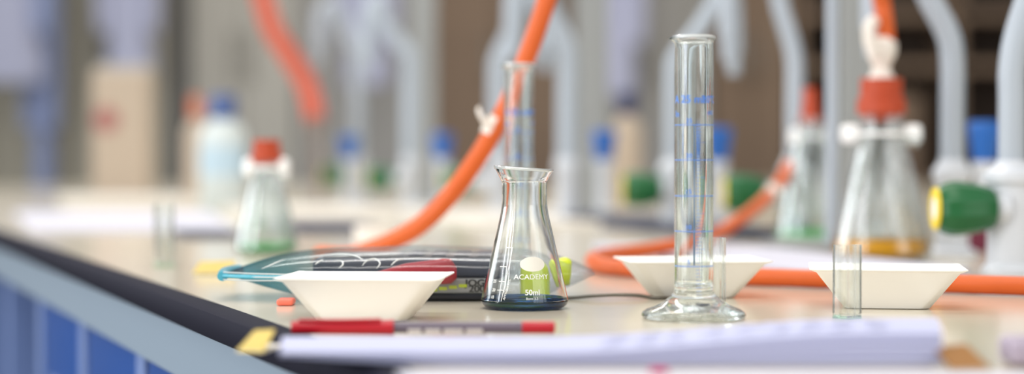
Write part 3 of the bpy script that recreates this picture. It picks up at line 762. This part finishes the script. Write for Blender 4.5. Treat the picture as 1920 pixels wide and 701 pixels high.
# ------------------------------------------------------------------ stoppered flasks in their clamps
def stoppered(px, Y, s, liq, label, thin=False, barb=True, lvl=.019, arm=.102):
    t = thing('stoppered_flask', label, 'flask', (PX(px, Y), Y, TZ+.0001), 0, 'stoppered flasks on the bench')
    o_ = [(.036, 0), (.041, .0015), (.0425, .006), (.0418, .012), (.0345, .045), (.0245, .085), (.0180, .106), (.0172, .118), (.0180, .122)]
    o_ = [(r*s, z*s) for r, z in o_]; w = .0018*s
    i_ = [(r-w, z) for r, z in o_[1:]]; i_[0] = (.034*s, .0022*s); i_[1] = (o_[2][0]-w*1.2, .007*s)
    link('glass_body', lathe([(0, .0)]+dense(o_, 3)+[(o_[-1][0]-w/2, o_[-1][1]+.0008)]+dense(i_, 3)[::-1]+[(0, .0021*s)], 48, closed=False), 'frost', t, smooth=True)
    ri = lambda z: (.0418*s-w)+(.0345-.0418)*s*(z-.012*s)/(.033*s)
    lz = lvl*s
    link('liquid', lathe([(0, .0024*s), (.0335*s, .0026*s), (.0395*s, .0075*s), (.0397*s, .012*s), (ri(lz)-.0003, lz), (0, lz)], 48, closed=False), liq, t, smooth=True)
    top = o_[-1][1]
    k = .45 if thin else 1
    st = link('rubber_stopper', lathe([(0, top-.006*s), (.0150*s, top-.006*s), (.0168*s, top+.001), (.0185*s*k+.002, top+.0012), (.0185*s*k+.0015, top+.014*s), (.0165*s*k+.001, top+.0155*s), (.0165*s*k+.001, top+.031*s), (0, top+.031*s)], 40, closed=False), 'stopper', t, smooth=True)
    if barb:
        link('hose_barb', lathe([(0, top+.0311*s), (.011*s, top+.0311*s), (.007*s, top+.040*s), (.0095*s, top+.046*s), (.0125*s, top+.052*s), (.013*s, top+.060*s), (.008*s, top+.066*s), (0, top+.066*s)], 32, closed=False), 'tape', t, smooth=True)
    # side arm on the right of the neck
    bm = tube([(.016*s if arm > .09 else .021*s, 0, arm*s), (.024*s, -.004, arm*s), (.031*s, -.006, (arm-.003)*s)], .0048*s, seg=16); link('side_arm', bm, 'frost', t, smooth=True)
    if barb: link('tape_blob', tube([(-.008*s, -.012*s, top+.05*s), (-.0125*s, -.012*s, top+.062*s), (-.012*s, -.010*s, top+.074*s), (-.007*s, -.008*s, top+.080*s)], .0052*s, seg=12), 'tape', t, smooth=True)
    return t
sf = stoppered(1652, fY, 1.0, 'yellow_liquid', 'large stoppered conical flask holding amber liquid, orange hose on top', lvl=.018)
tz_ = TZ+.122
def clamp(px, Y, py, halfpx, label, hz=18, side=None):
    s = Y/F
    t = thing('flask_clamp', label, 'clamp', (PX(px, Y), Y, PZ(py, Y)), 0, 'white flask clamps')
    w = halfpx*s; h = hz*s; r = .0190*(w/.0336)
    link('clamp_ring', lathe([(r, -h*.2), (r+.003, -h*.2), (r+.003, h*.2), (r, h*.2)], 36), 'white', t, smooth=True)
    for sg in (-1, 1):
        x0, x1 = sorted((sg*(r-.001), sg*w)); link('clamp_lug', B(x0, x1, -.008, .008, -h, h, bev=min(h, .008)*.55), 'white', t, smooth=True)
    return t
clamp(1652, fY, 251, 75, 'white plastic clamp around the neck of the amber liquid flask')
y2f = 1.93
s2 = stoppered(1519, y2f, .84, 'green_liquid', 'stoppered flask behind the retort rod, taped hose slanting beside it', thin=True, barb=False, lvl=.006, arm=.082); s2.rotation_euler[2] = PI; s2.scale = (1, 1, 1.22)
clamp(1519, y2f, 256, 38, 'white plastic clamp around the neck of the flask behind the retort rod', hz=16)
y1f = ground(475)
s1 = stoppered(500, y1f, .67, 'green_liquid', 'small blurred stoppered flask with pale green liquid, above the pouch', barb=False, lvl=.010)
clamp(500, y1f, 314, 43, 'white plastic clamp around the neck of the green liquid flask', hz=18)
# retort stand
rY = 1.72
rs = thing('retort_stand', 'slim light grey retort stand rod rising between the two stoppered flasks', 'retort stand', (PX(1560, rY), rY, TZ))
link('rod', tube([(0, 0, .004), (0, 0, .45)], .0058, seg=20, smooth=False), 'tube', rs, smooth=True)
link('base_plate', B(-.05, .02, -.02, .12, .0001, .008, bev=.002), 'grey_col', rs)

# ------------------------------------------------------------------ swan-neck service taps
TH = .049
def tap(px, Y, side, knob, label, lean=.018, R=.0098, knobpx=None, wide=1.0, up=.180):
    t = thing('swan_neck_tap', label, 'tap', (PX(px, Y), Y, TZ+.0001), 0, 'grey swan-neck taps along the bench')
    link('pedestal', lathe([(0, 0), (.022, 0), (.022, .004), (.0145*wide, .008), (.0145*wide, .066), (.017*wide, .069), (.017*wide, .075), (R+.002, .081), (R+.001, .085), (0, .085)], 36, closed=False), 'pedestal', t, smooth=True)
    s = side
    pts = [(0, 0, .084), (0, 0, .13), (0, 0, up-.01), (s*.004, 0, up+.015), (s*lean, 0, up+.048), (s*lean*1.7, 0, up+.085), (s*.050, 0, up+.104), (s*.066, 0, up+.09), (s*.070, 0, up+.055), (s*.070, 0, up+.02)]
    link('swan_neck', tube(pts, R, seg=22, n=6), 'tube', t, smooth=True)
    link('nozzle', tube([(s*.070, 0, up+.021), (s*.070, 0, up+.005), (s*.070, 0, up-.005)], lambda u: R*.85-.002*u, seg=18, n=4), 'tube', t, smooth=True)
    if knob:
        L = knobpx*Y/F        # distance from pedestal to the knob centre, to the left
        K = bpy.data.objects.new('knob_axis', None)
        prof = [(0, -.0165), (.0135, -.0165), (.0175, -.013), (.0195, -.006), (.0195, 0), (.018, .012), (.0145, .024), (.012, .0265), (0, .0265)]
        ang = math.radians(205)
        ax = Vector((math.cos(ang), math.sin(ang), 0))
        # local z of the profile points from knob towards the pedestal
        rotm = Vector((0, 0, 1)).rotation_difference(Vector((1, .0, 0)).normalized()).to_matrix().to_4x4()
        mt = Matrix.Translation((-L, -.012, TH)) @ rotm
        def part(nm, pr, m, rib=False):
            bm = lathe(pr, 48, closed=False)
            if rib:
                for v in bm.verts:
                    a = math.atan2(v.co.y, v.co.x); k = 1+.035*math.cos(10*a); v.co.x *= k; v.co.y *= k
            bm.transform(mt); return link(nm, bm, m, t, smooth=True)
        kb = part('green_knob', prof, 'green', rib=True)
        part('yellow_ring', [(.0085, -.0166), (.0160, -.0166), (.0155, -.0185), (.0085, -.0185)], 'yellow')
        part('white_disc', [(0, -.0166), (.0084, -.0166), (.0084, -.0182), (0, -.0182)], 'white')
        bm = lathe([(0, 0), (.0085, 0), (.0115, .004), (.011, max(L-.034, .01)), (0, max(L-.034, .01))], 24, closed=False)
        bm.transform(Matrix.Translation((-L, -.012, TH)) @ rotm @ Matrix.Translation((0, 0, .0266)))
        link('valve_body', bm, 'pedestal', t, smooth=True)
    return t
tap(1897, 1.42, 1, True, 'large grey swan-neck tap with the biggest green knob, cut by the right frame edge', lean=.014, R=.0102, knobpx=106, wide=1.25, up=.163)
tap(1785, 1.67, -1, False, 'grey swan-neck tap rising behind the largest green knob', R=.0105, lean=.021)
tap(1490, 2.0, -1, True, 'grey swan-neck tap leaning towards the tall cylinder, green knob beside the slanting hose', R=.0095, knobpx=104, lean=.014, up=.192)
tap(1262, 2.2, 1, True, 'pale swan-neck tap directly behind the tall measuring cylinder, with green knob', R=.0105, knobpx=68, lean=.03, up=.186)
tap(1064, 2.5, -1, False, 'pale swan-neck tap without a knob behind the short cylinder', R=.014, lean=.02, up=.22)
tap(935, 2.85, 1, True, 'blurred tap with green knob behind the arching orange hose', R=.015, knobpx=84, lean=.02, up=.22)
tap(770, 3.15, -1, True, 'blurred tap with green knob beside the grey service column', R=.014, knobpx=62, lean=.03, up=.24)
tap(672, 3.5, -1, True, 'farthest blurred tap with green knob, behind the dark notebook', R=.013, knobpx=48, lean=.02, up=.26)
def column(px, Y, wpx, label):
    w = wpx*Y/F/2
    t = thing('service_column', label, 'service column', (PX(px, Y), Y, TZ), 0, 'grey service columns on the bench')
    link('column_post', B(-w, w, -.02, .02, .006, .62, bev=.003), 'grey_col', t)
    link('foot_plate', B(-w-.012, w+.012, -.03, .03, .0001, .006, bev=.001), 'pedestal', t)
column(1606, 2.25, 62, 'grey square service column behind the retort stand rod')
column(1112, 2.75, 52, 'grey square service column behind the pale tap without a knob')
column(795, 3.35, 46, 'grey square service column behind the arching orange hose, far along bench')
def blue_valve(px, Y, label):
    t = thing('blue_valve', label, 'valve', (PX(px, Y), Y, TZ+.0001), 0, 'blue headed valves along the bench')
    link('stem', lathe([(0, 0), (.016, 0), (.016, .004), (.010, .007), (.010, .070), (.0125, .074), (.0125, .082), (0, .082)], 28, closed=False), 'pedestal', t, smooth=True)
    bm = lathe([(0, .0821), (.0105, .0821), (.0125, .09), (.0155, .112), (.0165, .118), (.014, .122), (0, .122)], 48, closed=False)
    for v in bm.verts:
        a = math.atan2(v.co.y, v.co.x); k = 1+.04*math.cos(8*a); v.co.x *= k; v.co.y *= k
    link('blue_head', bm, 'blue_knob', t, smooth=True)
    return t
blue_valve(1846, 1.88, 'largest blue headed valve, between the two big grey taps on the right')
blue_valve(1347, 2.3, 'blue headed valve peeking out behind the tall measuring cylinder')
blue_valve(1133, 2.6, 'blue headed valve in front of the grey column right of the short cylinder')
blue_valve(829, 3.0, 'blurred blue headed valve behind the arching orange hose')
blue_valve(655, 3.3, 'faint blue headed valve near the farthest green knob')

# ------------------------------------------------------------------ far items on the bench
def bottle(px, Y, wpx, ptop, body, cap, label, lab=None):
    s = Y/F; r = wpx*s/2; H = PZ(ptop, Y)-TZ
    t = thing('reagent_bottle', label, 'bottle', (PX(px, Y), Y, TZ+.0001), 0)
    hb = H*.80
    link('bottle_body', lathe([(0, 0), (r*.94, 0), (r, .004), (r, hb*.78), (r*.92, hb*.88), (r*.55, hb*.97), (r*.45, hb), (0, hb)], 40, closed=False), body, t, smooth=True)
    link('screw_cap', lathe([(0, hb+.0001), (r*.58, hb+.0001), (r*.58, H*.97), (r*.5, H), (0, H)], 30, closed=False), cap, t, smooth=True)
    if lab: link('bottle_label', lathe([(r+.0004, hb*.38), (r+.0004, hb*.7), (r+.0001, hb*.7), (r+.0001, hb*.38)], 40), lab, t, smooth=True)
    return t
bottle(418, 3.0, 88, 178, 'bottle', 'blue_cap', 'milky white reagent bottle with blue cap and pale blue label, far along bench', 'pale_blue')
bottle(368, 3.4, 44, 180, 'carton', 'faded_orange', 'beige bottle with orange cap partly behind the blue capped bottle')
bottle(1176, 3.4, 56, 172, 'carton', 'darkblue', 'beige bottle with dark blue cap behind the green knob right of the flask')
cY = 4.0
ct = thing('tall_carton', 'tall beige carton with a faded red round sticker at the far end of the bench', 'carton', (PX(232, cY), cY, TZ+.0001))
w = 52*cY/F
link('carton_body', B(-w, w, -.04, .04, 0, PZ(135, cY)-TZ, bev=.003), 'carton', ct)
bm = lathe([(0, 0), (.026, 0), (.026, .001), (0, .001)], 32, closed=False); bm.transform(Matrix.Translation((-.028, -.0402, PZ(225, cY)-TZ)) @ Matrix.Rotation(PI/2, 4, 'X')); link('round_sticker', bm, 'sticker', ct)
link('carton_flap', B(-w, w, -.012, .012, PZ(135, cY)-TZ+.0001, PZ(135, cY)-TZ+.012, bev=.002), 'cup_light', ct)
o = link('maroon_pot', lathe([(0, 0), (.016, 0), (.018, .018), (.0185, .020), (0, .020)], 28, closed=False), mat('maroon', (110, 32, 58), .5), smooth=True, loc=(PX(1835, 1.75), 1.75, TZ+.0001)); tag(o, 'small maroon pot on the bench beneath the largest blue valve', 'pot')

# ------------------------------------------------------------------ light
wd = bpy.data.worlds.new('daylight'); bpy.context.scene.world = wd; wd.use_nodes = True
nt = wd.node_tree; bg = nt.nodes['Background']
tc = nt.nodes.new('ShaderNodeTexCoord'); sx = nt.nodes.new('ShaderNodeSeparateXYZ'); nt.links.new(tc.outputs['Generated'], sx.inputs[0])
cr = nt.nodes.new('ShaderNodeValToRGB'); mr = nt.nodes.new('ShaderNodeMapRange'); mr.inputs[1].default_value = -1; mr.inputs[2].default_value = 1
nt.links.new(sx.outputs[2], mr.inputs[0]); nt.links.new(mr.outputs[0], cr.inputs[0]); nt.links.new(cr.outputs[0], bg.inputs['Color'])
e = cr.color_ramp.elements; e[0].position = .30; e[0].color = (.25, .25, .27, 1); e[1].position = .9; e[1].color = (1.0, .985, .95, 1)
n_ = cr.color_ramp.elements.new(.55); n_.color = (.80, .81, .84, 1)
bg.inputs['Strength'].default_value = 1.08
def area(name, loc, target, sx_, sy_, power, col=(1, 1, 1)):
    l = bpy.data.lights.new(name, 'AREA'); l.shape = 'RECTANGLE'; l.size = sx_; l.size_y = sy_; l.energy = power; l.color = col
    o = bpy.data.objects.new(name, l); C.objects.link(o); o.location = loc
    o.rotation_euler = (Vector(target)-Vector(loc)).to_track_quat('-Z', 'Y').to_euler(); return o
for k, yy in enumerate((.2, 2.4, 4.6)):
    area('ceiling_light_%d' % (k+1), (-.3, yy, 2.9), (-.3, yy, 0), 1.5, .35, 26, (1, .97, .92))
area('window_light_1', (-3.6, -.1, 1.9), (0, 1.2, .9), 1.6, 1.8, 22, (.93, .97, 1))
for k in range(3): area('tall_window_%d' % (k+1), (-2.3+.05*k, -.75+.62*k, 1.35), (0, 1.1, .95), .13, 1.7, 15, (.95, .98, 1))
area('added_fill_behind', (3.0, -2.0, 2.0), (0, 1.2, .9), 3.0, 1.6, 40, (1, .98, .95))  # added fill from behind the camera to brighten front faces, no known source
area('window_light_2', (-3.2, 3.2, 2.0), (0, 2.6, .9), 1.6, 1.4, 45, (.93, .97, 1))

# ------------------------------------------------------------------ camera
cam = bpy.data.cameras.new('camera'); co = bpy.data.objects.new('camera', cam); C.objects.link(co)
cam.sensor_width = 36; cam.lens = F*36/1920; cam.clip_start = .01; cam.clip_end = 60
co.location = (0, 0, TZ+CH)
pitch = math.atan((350.5-HZ)/F)
co.rotation_euler = (PI/2-pitch, 0, 0)
cam.dof.use_dof = True; cam.dof.focus_distance = 1.085; cam.dof.aperture_fstop = 3.0; cam.dof.aperture_blades = 0
sc = bpy.context.scene; sc.camera = co
sc.view_settings.view_transform = 'Standard'; sc.view_settings.exposure = -0.30; sc.view_settings.look = 'None'
cy_ = sc.cycles; cy_.use_denoising = True; cy_.max_bounces = 20; cy_.transmission_bounces = 20; cy_.transparent_max_bounces = 24; cy_.sample_clamp_indirect = 8; cy_.caustics_refractive = True
